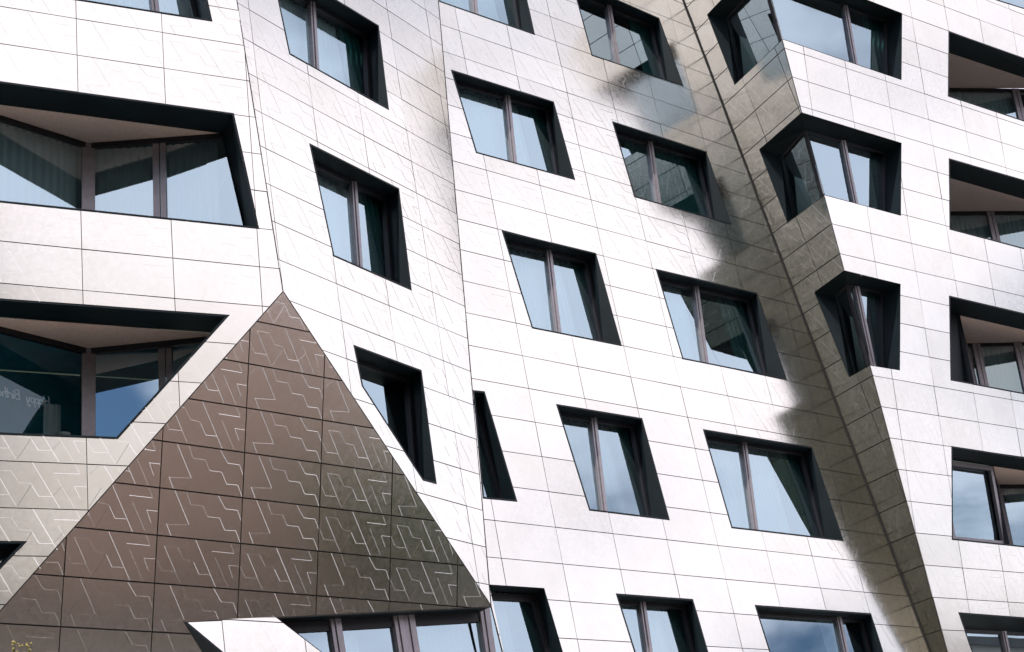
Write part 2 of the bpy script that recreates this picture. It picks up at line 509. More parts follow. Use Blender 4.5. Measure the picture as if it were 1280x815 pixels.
def ribbon():
    outer, inner = RIBBON
    d = .3
    for h in RIBBON_HOLES:
        F3.holes.append(ccw(h))
    g = Geo()
    g.loft(F3.P(outer, -.004), F3.P(inner, d))
    wn = child(g.build('ribbon_window', M['reveal']))
    g = Geo()
    ml = []
    for t, b, wd in RIBBON_MULL:
        t = edge_at(t, b, t[1] + .12); b = edge_at(t, b, b[1] - .3)
        mullion_bar(F3, t, b, d, wn, wd * 1.1, .12)
        ml.append((t, b))
    for a, b, sd_, wd in (((-6.7, -6.17), (-2.75, -5.79), F3.v, .16), ((-2.66, -5.42), (-1.45, -5.40), F3.v, .12), ((-1.50, -5.35), (-1.24, -7.24), F3.h, .12)):
        g = Geo()
        g.bar(F3.p(*a, d), F3.p(*b, d), sd_, F3.n, wd, .08)
        g.build('frame', M['darkframe'], wn)
    poly = [(-6.9, -6.05), (-2.721, -5.707), (-2.66, -5.3), (-1.43, -5.3), (-1.21, -7.3), (-5.2, -7.35)]
    edges = [-6.9] + [None] * 0
    segs = [(-6.9, ml[0]), (ml[0], ml[1]), (ml[1], ml[2]), (ml[2], ml[3])]
    def q(m, v): return edge_at(m[0], m[1], v) if not isinstance(m, float) else (m, v)
    rnd = random.Random(4)
    for a, b in segs:
        gg = Geo(); t = rnd.gauss(0, .004)
        gg.pane([F3.p(*q(a, -5.7), d + .04), F3.p(*q(b, -5.7), d + .04 + t), F3.p(*q(b, -7.35), d + .04 + t), F3.p(*q(a, -7.35), d + .04)], F3.n)
        gg.build('pane', M['glass'], wn)
    gg = Geo(); gg.pane(F3.P([q(ml[3], -5.3), (-1.43, -5.3), (-1.21, -7.35), q(ml[3], -7.35)], d + .04), F3.n); gg.build('pane', M['glass'], wn)
    curtain(F3, -5.35, -4.95, -.02, -7.35, -5.7, d + .3, M['sheer'], 'sheer_curtain', wn, .04, .11)
    curtain(F3, -4.15, -2.75, -.02, -7.35, -5.7, d + .26, M['sheer'], 'sheer_curtain', wn)
    curtain(F3, -2.6, -1.72, -.08, -7.35, -5.25, d + .26, M['sheer'], 'sheer_curtain', wn)
    curtain(F3, -1.78, -1.2, -.08, -7.35, -5.25, d + .18, M['teal'], 'side_curtain', wn, .05, .16)
    room_box(F3.P([(-7.4, -5.2), (-1.0, -5.2), (-1.0, -7.4), (-7.4, -7.4)], d + .09), -F3.n * 1.0, 'room', wn)

def vpane(a, b, z0, z1, parent, b_low=None, mat='glass'):
    g = Geo()
    bl = b_low or Vector((b.x, b.y, z0))
    g.pane([Vector((a.x, a.y, z1)), Vector((b.x, b.y, z1)), bl, Vector((a.x, a.y, z0))], (.5, -.8, 0))
    return g.build('pane', M[mat], parent)

def hsheer(a, b, z0, z1, back, parent, mat='sheer', name='sheer_curtain', amp=.035):
    """wavy curtain behind a vertical pane from a to b"""
    a, b, back = Vector(a), Vector(b), Vector(back)
    ln = (b - a).length; n = int(ln / .02); vs, fs = [], []
    dirn = (b - a).normalized(); nrm = Vector((-dirn.y, dirn.x, 0))
    ph = 0
    rnd = random.Random(int(ln * 1000))
    for i in range(n + 1):
        ph += .95 * (.6 + .8 * rnd.random())
        q = a + (b - a) * (i / n) + back + nrm * amp * math.sin(ph)
        vs += [Vector((q.x, q.y, z0)), Vector((q.x, q.y, z1))]
    for i in range(n):
        fs.append((2 * i, 2 * i + 2, 2 * i + 3, 2 * i + 1))
    return obj(name, vs, fs, M[mat], parent, True)

def loggia(key, face, outer, d, inner, V, ends, mulls):
    face.holes.append(ccw(outer))
    inner = list(inner)
    inner[2] = edge_at(inner[1], inner[2], outer[2][1])
    inner[3] = edge_at(inner[0], inner[3], outer[3][1])
    rim = inset(outer, 0.022)
    g = lining(face.P(outer, -0.004), face.P(rim, -0.004), face.P(inner, d), face.P(outer, .03))
    wn = child(g.build('recessed_window', M['reveal']))
    V, L0, L1 = Vector(V), Vector(ends[0]), Vector(ends[1])
    zt = V.z
    zb = face.p(*inner[3], d).z
    hn = Vector((face.n.x, face.n.y, 0)).normalized()
    TL, TR = face.p(*inner[0], d), face.p(*inner[1], d)
    # soffit and floor of the triangular recess
    g = Geo(); up = Vector((0, 0, .004))
    g.poly([L0 + hn * .0, V, L1]); g.poly([L0 + Vector((0, 0, .2)), V + Vector((0, 0, .2)), L1 + Vector((0, 0, .2))])
    g.build('soffit', M['soffit'], wn)
    g = Geo()
    g.poly([Vector((q.x, q.y, zb)) for q in (L0, V, L1)])
    g.build('floor', M['floor'], wn)
    low = Vector((-4.023, 22.566, 12.466)) if key == 'L1' else None
    if low is not None:
        t = (zb - L1.z) / (low.z - L1.z); low = L1 + (low - L1) * t
    rnd = random.Random(key)
    # glazing
    g = Geo(); gd = Geo()
    def post(q, wd=.12, dp=.12, nm='mullion', side=None):
        s = side or (L1 - V)
        s = Vector((s.x, s.y, 0)).normalized(); nn = Vector((s.y, -s.x, 0))
        if nn.dot(hn) < 0: nn = -nn
        a = Vector((q.x, q.y, zt)) + nn * .05; b = Vector((q.x, q.y, zb)) + nn * .05
        geo = Geo(); geo.bar(a, b, s, nn, wd, dp)
        geo.build(nm, M['frame' if nm == 'mullion' else 'darkframe'], wn)
    post(V, .20, .14, 'mullion', (L1 - V).normalized() + (V - L0).normalized())
    for q in mulls:
        q = Vector(q); s = (L1 - V).normalized()
        post(q - s * .055, .10); post(q + s * .055, .085)
    for a, b in ((L0, V), (V, L1)):
        s = (b - a); s = Vector((s.x, s.y, 0)).normalized(); nn = Vector((s.y, -s.x, 0))
        if nn.dot(hn) < 0: nn = -nn
        for z in (zt - .045, zb + .05):
            gd = Geo(); gd.bar(Vector((a.x, a.y, z)) + nn * .03, Vector((b.x, b.y, z)) + nn * .03, Vector((0, 0, 1)), nn, .09, .08)
            gd.build('frame', M['darkframe'], wn)
    if key != 'L1':
        post(L0 + (V - L0).normalized() * .06, .1, .1, 'frame', V - L0)
    vpane(L0, V, zb, zt, wn, mat='clear' if key == 'L2' else 'glass')
    ms = [V] + [Vector(q) for q in mulls] + [L1]
    for a, b in zip(ms, ms[1:]):
        vpane(a, b, zb, zt, wn, low if b is L1 else None)
    # flat glazing left of the recess
    back_ = -hn * 1.2 - face.h * .5
    uL, uR = (L0 - face.p(0, 0, d)).dot(face.h), (L1 - face.p(0, 0, d)).dot(face.h)
    for a, b, sl in ((inner[0][0], uL, 0), (uR, inner[1][0], 1)):      # solid panels beside the recess
        if b - a < .1 or (key == 'R4' and not sl): continue
        g = Geo(); q = [(a - (0 if sl else .5), inner[0][1] + .05), (b + (.5 if sl else 0), inner[0][1] + .05), (b + (.5 if sl else 0), inner[3][1] - .1), (a - (0 if sl else .5), inner[3][1] - .1)]
        g.loft(face.P(q, d + .012), face.P(q, d + .08)); g.poly(face.P(q, d + .012)); g.poly(face.P(q, d + .08))
        g.build('side_panel', M['reveal'], wn)
    if key == 'R4':
        g = Geo()
        uL = (L0 - face.p(0, 0, d)).dot(face.h)
        poly = [inner[0], (uL, (L0 - face.p(0, 0, d)).dot(face.v)), (uL - .0, inner[3][1]), inner[3]]
        g.pane(face.P(poly, d + .03), face.n); g.build('pane', M['glass'], wn)
        room_box(face.P(poly, d + .06), back_, 'room', wn)
        # opened sash standing in front of it
        x0, x1, vt, vb = inner[0][0] + .28, uL - .05, inner[0][1] - .05, inner[3][1] + .15
        sash = [(x0 - .12, vt), (x1, vt), (x1 + .1, vb), (x0 - .02, vb)]
        frame_ring(face, sash, d - .06, .09, wn, 'frame', .06)
    # room behind
    back = -hn * 2.2
    g = Geo()
    ring = [L0, V, L1] if low is None else [L0, V, L1]
    foot = [L0, V, L1, L1 + back, L0 + back]
    if low is not None:
        foot = [L0, V, L1 + (low - L1) * 1.0, L1 + back + Vector((.6, 0, 0)), L0 + back]
        foot = [Vector((q.x, q.y, 0)) for q in foot]
    for i in range(2, 5):
        a, b = foot[i], foot[(i + 1) % 5]
        g.poly([Vector((a.x, a.y, zb - .01)), Vector((b.x, b.y, zb - .01)), Vector((b.x, b.y, zt + .01)), Vector((a.x, a.y, zt + .01))])
    g.poly([Vector((q.x, q.y, zb - .01)) for q in foot]); g.poly([Vector((q.x, q.y, zt + .03)) for q in foot])
    g.build('room', M['teal_wall' if key == 'L2' else 'room'], wn)
    bk = -hn * .22
    if key == 'L1':
        hsheer(L0 + (V - L0) * .1, V, zb, zt, bk, wn); hsheer(V, ms[1], zb, zt, bk, wn); hsheer(ms[1], L1, zb, zt, bk, wn)
    if key == 'L2':
        s = (V - L0).normalized(); c = L0 + s * ((Vector((-6.78, 22.46, zt)) - L0).dot(s)) - Vector((s.y, -s.x, 0)) * .25
        g = Geo(); g.bar(Vector((c.x, c.y, zb)) + Vector((s.y, -s.x, 0)) * .15, Vector((c.x, c.y, 9.17)) + Vector((s.y, -s.x, 0)) * .15, s, Vector((s.y, -s.x, 0)), .7, .3)
        g.build('inner_ledge', M['darkframe'], wn)
        hsheer(L0 + (V - L0) * .74 + bk * 2, L0 + (V - L0) * .86 + bk * 1.6, zb, zb + 1.25, bk, wn, amp=.02)
    if key in ('R1', 'R2', 'R3', 'R4'):
        hsheer(L0, L0 + (V - L0) * .7, zb, zt, bk, wn)
        hsheer(V + (L1 - V) * .12, V + (L1 - V) * .75, zb, zt, bk, wn)
    return wn

def corner(key, o4, o5, d4, d5, i4, i5, ct, cb, mulls):
    F4.holes.append(ccw(o4)); F5.holes.append(ccw(o5))
    ct, cb = Vector(ct), Vector(cb)
    zb = F4.p(*o4[3]).z
    cb = ct + (cb - ct) * ((zb - ct.z) / (cb.z - ct.z))
    i4 = [i4[0], edge_at(i4[0], i4[1], o4[2][1])]
    i5 = [i5[0], edge_at(i5[0], i5[1], o5[3][1])]
    e = -.004
    A = [F5.p(*o5[0], e), F4.p(*o4[0], e), F4.p(*o4[1], e), F4.p(*o4[2], e), F4.p(*o4[3], e), F5.p(*o5[3], e)]
    I = [F5.p(*i5[0], d5), ct, F4.p(*i4[0], d4), F4.p(*i4[1], d4), cb, F5.p(*i5[1], d5)]
    Bk = [F5.p(*o5[0], .03), F4.p(*o4[0], .03), F4.p(*o4[1], .03), F4.p(*o4[2], .03), F4.p(*o4[3], .03), F5.p(*o5[3], .03)]
    g = Geo()
    g.loft(A, I); g.loft(Bk, A)
    wn = child(g.build('corner_window', M['reveal']))
    def uv4(q): q = q - F4.o; return (q.dot(F4.h), q.dot(F4.v))
    def uv5(q): q = q - F5.o; return (q.dot(F5.h), q.dot(F5.v))
    p4 = [uv4(ct), i4[0], i4[1], uv4(cb)]
    p5 = [i5[0], uv5(ct), uv5(cb), i5[1]]
    frame_ring(F4, p4, d4, .04, wn); frame_ring(F5, p5, d5, .04, wn)
    mv = []
    for t, b in mulls:
        t, b = edge_at(t, b, p4[0][1] + (p4[1][1] - p4[0][1]) * .5), edge_at(t, b, p4[2][1])
        mullion_bar(F4, t, b, d4, wn, .12); mv.append((t, b))
    panes(F4, p4, mv, d4, wn, key); panes(F5, p5, [], d5, wn, key + 'x')
    nn = (F4.n + F5.n).normalized()
    side = nn.cross((ct - cb).normalized())
    g = Geo(); g.bar(ct + nn * .03, cb + nn * .03, side, nn, .06, .07)
    g.build('mullion', M['darkframe'], wn)
    back = Vector((-nn.x, -nn.y, 0)).normalized() * 2.0
    g = Geo()
    tp = [F5.p(*i5[0], d5 + .1), ct - nn * .14, F4.p(*i4[0], d4 + .1)]; bt = [F5.p(*i5[1], d5 + .1), cb - nn * .14, F4.p(*i4[1], d4 + .1)]
    T = tp + [tp[2] + back, tp[0] + back]; Bt = bt + [bt[2] + back, bt[0] + back]
    g.poly(T); g.poly(Bt)
    for i in range(2, 5):
        j = (i + 1) % 5
        g.poly([T[i], T[j], Bt[j], Bt[i]])
    g.build('room', M['room'], wn)
    w0, w1 = p4[0][0], p4[1][0]
    curtain(F4, w0 + (w1 - w0) * .84, w1 + .1, 0, p4[2][1], p4[0][1], d4 + .2, M['teal'], 'side_curtain', wn, .05, .16)
    # pale curtain gathered in the far corner of the side pane
    q = p5
    obj('sheer_curtain', [F5.p(q[0][0] + .05, q[0][1] - .5, d5 + .15), F5.p(q[3][0] + .02, q[3][1], d5 + .12), F5.p(q[3][0] + .55, q[3][1], d5 + .2), F5.p(q[0][0] + .22, q[0][1] - .7, d5 + .24)], [(0, 1, 2), (0, 2, 3)], M['sheer'], wn)
    return wn

win('b', F3, [(-1.686, 5.153), (0.959, 5.198), (1.13, 3.373), (-1.395, 3.332)], 0.3, [(-1.686, 5.153), (1.099, 5.272), (1.014, 3.625), (-1.395, 3.332)], [((-0.053, 5.195), (-0.185, 3.65))])
win('a', F3, [(-1.503, 9.037), (0.704, 9.19), (0.787, 6.831), (-1.697, 6.803)], 0.3, [(-1.503, 9.037), (0.828, 9.284), (0.725, 7.133), (-1.697, 6.803)], [((-0.304, 9.34), (-0.523, 7.162))])
win('c', F3, [(2.601, 5.185), (5.444, 5.203), (5.702, 3.395), (2.787, 3.381)], 0.3, [(2.601, 5.185), (5.575, 5.257), (5.533, 3.649), (2.787, 3.381)], [((3.961, 5.166), (3.811, 3.661))])
win('d', F3, [(2.248, 8.815), (4.905, 8.676), (5.191, 6.887), (2.398, 6.825)], 0.3, [(2.248, 8.815), (5.005, 8.738), (5.014, 7.177), (2.398, 6.825)], [((3.594, 8.646), (3.485, 7.237))])
win('e', F3, [(-1.076, 1.685), (1.309, 1.716), (1.508, -0.276), (-0.745, -0.301)], 0.3, [(-1.076, 1.685), (1.355, 1.726), (1.32, -0.087), (-0.745, -0.301)], [((0.309, 1.702), (0.169, -0.057))])
win('f', F3, [(2.965, 1.705), (6.007, 1.753), (6.291, -0.249), (3.176, -0.281)], 0.3, [(2.965, 1.705), (6.085, 1.77), (6.056, -0.06), (3.176, -0.281)], [((4.398, 1.741), (4.173, -0.048))])
win('g', F3, [(-0.476, -1.803), (1.667, -1.786), (1.85, -3.797), (-0.135, -3.8)], 0.3, [(-0.476, -1.803), (1.757, -1.786), (1.68, -3.646), (-0.135, -3.8)], [((0.662, -1.812), (0.497, -3.635))])
win('h', F3, [(3.324, -1.793), (6.562, -1.765), (6.837, -3.788), (3.522, -3.804)], 0.3, [(3.324, -1.793), (6.652, -1.739), (6.632, -3.646), (3.522, -3.804)], [((4.781, -1.793), (4.529, -3.637))])
win('i', F3, [(0.139, -5.323), (2.031, -5.313), (2.261, -7.215), (0.455, -7.121)], 0.3, [(0.139, -5.323), (2.129, -5.325), (2.153, -7.079), (0.455, -7.121)], [((1.014, -5.348), (0.9, -7.046))])
win('j', F3, [(3.693, -5.329), (7.125, -5.307), (7.311, -7.209), (3.924, -7.128)], 0.3, [(3.693, -5.329), (7.236, -5.323), (7.223, -7.099), (3.924, -7.128)], [((6.428, -5.34), (6.322, -7.067))])
win('k', F3, [(-2.392, -1.817), (-2.143, -1.801), (-1.805, -3.801), (-2.542, -3.818)], 0.3, [(-2.392, -1.817), (-2.07, -1.788), (-1.872, -3.64), (-2.542, -3.818)], [])
win('A', F2, [(-5.154, -1.726), (-2.203, -1.665), (-2.254, -3.497), (-4.9, -3.522)], 0.36, [(-5.154, -1.726), (-2.095, -1.639), (-2.257, -3.117), (-4.9, -3.522)], [((-3.664, -1.494), (-3.788, -3.083))])
win('B', F2, [(-4.637, -5.149), (-2.275, -5.128), (-2.314, -7.117), (-4.354, -7.118)], 0.36, [(-4.637, -5.149), (-2.167, -5.146), (-2.326, -6.823), (-4.354, -7.118)], [((-3.11, -5.071), (-3.246, -6.796))])
win('C', F2, [(-4.104, -8.624), (-2.349, -8.617), (-2.363, -10.608), (-2.721, -10.612), (-4.014, -9.294)], 0.36, [(-4.104, -8.624), (-2.192, -8.603), (-2.359, -10.282), (-2.721, -10.612), (-4.014, -9.294)], [])
win('L0', F1, [(-4.94, 5.943), (-1.201, 6.086), (-0.96, 4.632), (-4.9, 4.586)], 0.6, [(-4.94, 5.943), (-1.198, 6.122), (-1.012, 5.06), (-4.9, 4.586)], [((-3.154, 5.581), (-3.077, 4.996)), ((-1.773, 5.874), (-1.708, 5.04))])
win('S', F1, [(-5.517, -3.98), (-3.729, -3.962), (-4.478, -4.814), (-5.48, -4.807)], 0.4, [(-5.517, -3.98), (-3.729, -3.962), (-4.478, -4.814), (-5.48, -4.807)], [((-4.592, -4.005), (-4.554, -4.644))])
win('R', F4, [(3.377, -12.216), (6.852, -12.263), (6.978, -14.252), (3.996, -14.11)], 0.45, [(3.705, -12.476), (6.9, -12.483), (7.01, -14.13), (4.208, -14.006)], [((5.283, -12.377), (5.444, -14.067))])
loggia('L1', F1, [(-5.827, 2.958), (-0.665, 2.987), (-0.341, 1.03), (-5.739, 0.984)], 0.67, [(-5.431, 2.969), (-0.659, 2.998), (-0.353, 1.377), (-5.366, 1.328)], (-6.416, 22.428, 14.086), ((-8.083, 20.554, 14.072), (-4.311, 22.549, 14.098)), [(-5.295, 22.52, 14.093)])
loggia('L2', F1, [(-5.671, -0.529), (-0.867, -0.463), (-2.515, -2.465), (-5.583, -2.497)], 0.67, [(-5.293, -0.497), (-0.488, -0.465), (-0.555, -2.232), (-5.223, -2.26)], (-6.425, 22.505, 10.622), ((-7.896, 20.603, 10.607), (-4.296, 22.509, 10.635)), [(-5.272, 22.616, 10.629)])
loggia('R1', F4, [(5.796, 1.763), (12.655, 1.815), (12.157, -0.043), (5.425, -0.038)], 0.75, [(6.064, 1.75), (13.178, 1.862), (12.824, 0.513), (5.687, 0.518)], (11.05, 36.557, 21.155), ((10.223, 33.951, 21.12), (14.866, 37.431, 21.211)), [(13.649, 37.143, 21.193)])
loggia('R2', F4, [(5.129, -1.7), (11.724, -1.659), (11.222, -3.531), (4.803, -3.511)], 0.75, [(5.409, -1.72), (12.239, -1.717), (11.878, -3.095), (5.015, -3.074)], (10.858, 36.619, 17.675), ((10.118, 34.216, 17.675), (14.311, 37.382, 17.677)), [(12.236, 36.919, 17.676), (13.376, 37.172, 17.676)])
loggia('R3', F4, [(4.461, -5.165), (10.772, -5.21), (10.239, -7.196), (4.125, -7.151)], 0.75, [(4.751, -5.211), (11.31, -5.263), (10.884, -6.885), (4.31, -6.837)], (10.887, 36.71, 14.174), ((10.242, 34.66, 14.188), (13.757, 37.315, 14.153)), [(11.14, 36.761, 14.172), (12.205, 36.96, 14.164)])
loggia('R4', F4, [(3.855, -8.663), (9.836, -8.7), (9.292, -10.727), (3.475, -10.69)], 0.75, [(4.089, -8.716), (10.392, -8.762), (9.926, -10.539), (3.625, -10.499)], (10.995, 36.915, 10.675), ((10.428, 35.154, 10.686), (14.222, 38.02, 10.652)), [(12.334, 37.38, 10.665)])
win('R0', F4, [(6.424, 5.136), (13.664, 5.576), (13.105, 3.492), (6.042, 3.096)], 0.6, [(6.424, 5.136), (13.664, 5.576), (13.105, 3.492), (6.042, 3.096)], [])
corner('C1', [(-0.404, 1.861), (4.135, 1.788), (3.795, -0.008), (0.016, 0.027)], [(0.65, -0.795), (2.96, -0.805), (2.753, -2.682), (0.749, -2.677)], 0.45, 0.4, [(4.104, 1.79), (3.916, 0.346)], [(0.766, -0.975), (0.447, -2.412)], (6.348, 30.641, 21.15), (6.532, 30.924, 19.71), [((2.688, 1.689), (2.779, 0.377))])
corner('C2', [(0.357, -1.647), (3.501, -1.668), (3.162, -3.48), (0.784, -3.462)], [(0.815, -4.368), (2.528, -4.363), (2.334, -6.227), (0.893, -6.204)], 0.45, 0.4, [(3.443, -1.753), (3.22, -3.207)], [(0.936, -4.66), (0.628, -5.982)], (6.799, 31.335, 17.618), (6.984, 31.62, 16.168), [((2.053, -1.738), (2.211, -3.172))])
corner('C3', [(1.121, -5.124), (2.854, -5.149), (2.484, -7.127), (1.574, -7.139)], [(0.976, -7.922), (2.109, -7.899), (1.874, -9.953), (1.123, -9.944)], 0.45, 0.4, [(2.766, -5.21), (2.533, -6.95)], [(1.098, -8.115), (0.811, -9.792)], (7.239, 32.013, 14.172), (7.461, 32.354, 12.437), [((1.934, -5.259), (2.157, -6.933))])
ribbon()

# ------------------------------------------------------------------ tiled walls
# relief lines of the two tile types: (x0, y0, x1, y1, strength), x to the right and y down, in tile widths and heights
REL_A = [(.45, .0, .72, 1, 1), (.30, .98, .44, .5, .55), (.44, .5, .51, .75, 1), (.51, .75, .65, .74, .8), (.08, .2, .22, .72, .8),
         (.06, .74, .22, .73, .5), (0, .5, .06, .72, .35), (.08, .2, .24, .2, .3), (.24, .2, .31, .43, .3), (.31, .45, .44, .47, .3),
         (.22, .73, .29, .97, .4), (.66, .22, .93, .22, 1), (.88, 0, .93, .2, .35), (.87, .5, 1, .5, .8), (.87, .5, .93, .77, .7),
         (.70, .35, .87, .98, .35), (.65, .74, .75, .5, .35)]
REL_B = [(.17, 0, .36, .72, 1), (.09, .77, .36, .72, .35), (.01, .93, .14, .5, .5), (.09, .75, .15, 1, 1), (.36, .72, .30, 1, .4),
         (.31, 0, .37, .27, .3), (.37, .27, .29, .5, .35), (.37, .27, .52, .27, .3), (.52, .27, .58, .5, .3), (.70, 0, .80, .28, 1),
         (.80, .28, .95, .28, .9), (.95, .28, 1, .5, 1), (.58, .5, .73, .5, .7), (.73, .5, .80, .76, 1), (.80, .76, .94, .75, .9),
         (.94, .75, 1, 1, 1), (.58, 1, .72, .52, .35), (.02, .2, .12, .0, .3)]

def tiled_wall(name, face, polys, rows, col0, pitch, shear, strips=(), gu=.0055, gv=.0068, slope=.125, rise=1.0):
    """rows: joint levels, top to bottom; col0: a vertical joint at v=0; shear: du/dv of the vertical joints"""
    polys = [ccw(p) for p in polys]
    rnd = random.Random(name + str(round(face.o.x, 2)))
    verts, faces, mi, attr = [], [], [], []
    TH = .022
    def add(pts3, m, a):
        b = len(verts); verts.extend(pts3); faces.append(tuple(range(b, b + len(pts3)))); mi.append(m); attr.append(a)
    holes = face.holes
    for P_ in polys:                                  # dark backing seen in the joints
        pieces = [P_]
        for h in holes:
            pieces = subtract(pieces, h)
        for q in pieces:
            add(face.P(q, TH), 1, .5)
    umin = min(q[0] for p in polys for q in p); umax = max(q[0] for p in polys for q in p)
    for r in range(len(rows) - 1):
        v1, v0 = rows[r], rows[r + 1]
        i0 = int((umin - col0) / pitch) - 3; i1 = int((umax - col0) / pitch) + 4
        for i in range(i0, i1):
            def U(k, v): return col0 + k * pitch + shear * v
            cell = ccw([(U(i, v0) + gu, v0 + gv), (U(i + 1, v0) - gu, v0 + gv), (U(i + 1, v1) - gu, v1 - gv), (U(i, v1) + gu, v1 - gv)])
            got = []
            a = rnd.random(); kind = rnd.random()
            tu, tv = rnd.gauss(0, .0028), rnd.gauss(0, .0034)        # no tile hangs perfectly true
            uc, vc = (U(i, v0) + U(i + 1, v1)) / 2, (v0 + v1) / 2
            def fp(u, v, d=0.0): return face.p(u, v, d + tu * (u - uc) + tv * (v - vc))
            for P_ in polys:
                c = clip(cell, P_, 0)
                if c: got.append(c)
            if not got: continue
            full = got
            for h in holes:
                got = subtract(got, inset(h, -.012))
            for q in got:
                add([fp(*z) for z in q], 0, a)
                n = len(q)
                for k in range(n):
                    x, y = q[k], q[(k + 1) % n]
                    add([fp(*x), fp(*y), face.p(*y, TH), face.p(*x, TH)], 0, a)
            # relief
            rel = REL_A if kind < .55 else REL_B
            du = U(i + 1, v0) - U(i, v0) - 2 * gu
            for x0, y0, x1, y1, s in rel:
                def at(t):
                    x, y = x0 + (x1 - x0) * t, y0 + (y1 - y0) * t
                    v = v1 - gv - .004 - (v1 - v0 - 2 * gv - .008) * y
                    return (U(i, v) + gu + .004 + (du - .008) * x, v)
                K = 8
                inside = [any(inpoly(at((k + .5) / K), q) for q in got) for k in range(K)]
                k = 0
                while k < K:
                    if not inside[k]: k += 1; continue
                    e = k
                    while e < K and inside[e]: e += 1
                    A, B_ = at(k / K), at(e / K)
                    k = e
                    dx, dy = B_[0] - A[0], B_[1] - A[1]; l = math.hypot(dx, dy)
                    if l < .02: continue
                    nx, ny = -dy / l, dx / l
                    if ny < 0 or (abs(ny) < .05 and nx < 0): nx, ny = -nx, -ny   # n points up the wall
                    wu = (.001 + .0065 * s) * rise; hgt = wu * slope; wl = .0005
                    def q3(p, off, h): return fp(p[0] + nx * off, p[1] + ny * off, -h)
                    a0, a1, a2 = q3(A, wu, 0), q3(A, -.001, hgt), q3(A, -wl, 0)
                    b0, b1, b2 = q3(B_, wu, 0), q3(B_, -.001, hgt), q3(B_, -wl, 0)
                    add([a0, b0, b1, a1], 0, a); add([a1, b1, b2, a2], 0, a); add([a0, a1, a2], 0, a); add([b0, b2, b1], 0, a)
    for a, b, wd in strips:                           # dark sealing strips along the creases
        l = math.hypot(b[0] - a[0], b[1] - a[1]); nx, ny = -(b[1] - a[1]) / l * wd, (b[0] - a[0]) / l * wd
        K, k = 240, 0
        on = [not any(inpoly((a[0] + (b[0] - a[0]) * (j + .5) / K + nx / wd * .03, a[1] + (b[1] - a[1]) * (j + .5) / K + ny / wd * .03), hh) for hh in holes) for j in range(K)]
        while k < K:                                  # not across the openings
            if not on[k]: k += 1; continue
            e = k
            while e < K and on[e]: e += 1
            p, q = [(a[0] + (b[0] - a[0]) * t / K, a[1] + (b[1] - a[1]) * t / K) for t in (k, e)]
            add(face.P([p, q, (q[0] + nx, q[1] + ny), (p[0] + nx, p[1] + ny)], -.003), 1, .5)
            k = e
    o = obj(name, verts, faces, None, None, False, [M['tile'], M['joint']], mi)
    at_ = o.data.attributes.new('panel', 'FLOAT', 'FACE')
    at_.data.foreach_set('value', attr)
    return child(o)

def rows(first, pitch, n): return [first - pitch * k for k in range(n)]
ROWS_F3 = [7.497 + .648 * k for k in range(16, 0, -1)] + [7.497, 6.849, 6.22, 5.56, 4.925, 4.28, 3.635, 2.985, 2.342, 1.70, 1.036, .383, -.271, -.927, -1.578, -2.234, -2.89, -3.545, -4.20, -4.86, -5.52, -6.173] + [-6.173 - .655 * k for k in range(1, 7)]
tiled_wall('tiled_wall', F1, [POLY_F1], rows(4.27 + .6478 * 10, .6478, 30), -1.668, 1.323, -.0217, gu=.005, gv=.0065, slope=.16, strips=[(POLY_F1[1], POLY_F1[0], .009), (POLY_F1[2], POLY_F1[1], .012)])
tiled_wall('tiled_wall', F2, [POLY_F2], rows(-1.14 + .6476 * 14, .6476, 34), -1.875, 1.342, -.0265, [(POLY_F2[0], POLY_F2[3], .009), (POLY_F2[2], POLY_F2[1], .012), (POLY_F2[3], POLY_F2[2], .012)])
A3, B3 = POLY_F3
T0, T1, AP, LO, QQ, KK = A3
tiled_wall('tiled_wall', F3, [[T0, T1, AP, KK], [KK, AP, LO, QQ], B3], ROWS_F3, 1.562, 1.347, -.0275, [(POLY_F3[0][0], POLY_F3[0][5], .008), (POLY_F3[0][2], POLY_F3[0][1], .035)])
tiled_wall('tiled_wall', F4, [POLY_F4], rows(2.426 + .6525 * 20, .6525, 52), 3.247, 1.308, -.039, [(POLY_F4[0], POLY_F4[4], .006)])
tiled_wall('tiled_wall', F5, [POLY_F5], ROWS_F5, .95, 1.345, -.043, gu=.007, gv=.010, strips=[(POLY_F5[0], POLY_F5[2], .03), (POLY_F5[2], POLY_F5[1], .012)])
tiled_wall('tiled_wall', B, [POLY_B[0], POLY_B[1][:2] + POLY_B[1][3:], POLY_B[1][1:]], rows(-1.187 + .657 * 3, .657, 14), -.55, 1.341, -.031, [(POLY_B[0][0], POLY_B[0][1], .014), (POLY_B[1][3], POLY_B[1][0], .016), (POLY_B[0][1], POLY_B[0][2], .02)], .008, .010, .235, .75)
g = Geo(); g.poly(WEDGE); child(g.build('return_panel', M['reveal']))

# body of the building behind the facade: roof, rear and plinth
g = Geo()
ctr = Vector((2, 28, 0)); H = Vector((.7526, .6585, 0)); NB = Vector((-.6585, .7526, 0))   # NB points away from the street
X = lambda x, y, z: ctr + H * x + NB * y + Vector((0, 0, z))
g.box(-22, 26, 6.5, 20, 0.0, 23.5, X)
child(g.build('building_core', M['stucco_olive']))
g = Geo()
g.box(-20, 22, 1.5, 6.4, 0.0, 2.9, X)
child(g.build('plinth', M['reveal']))

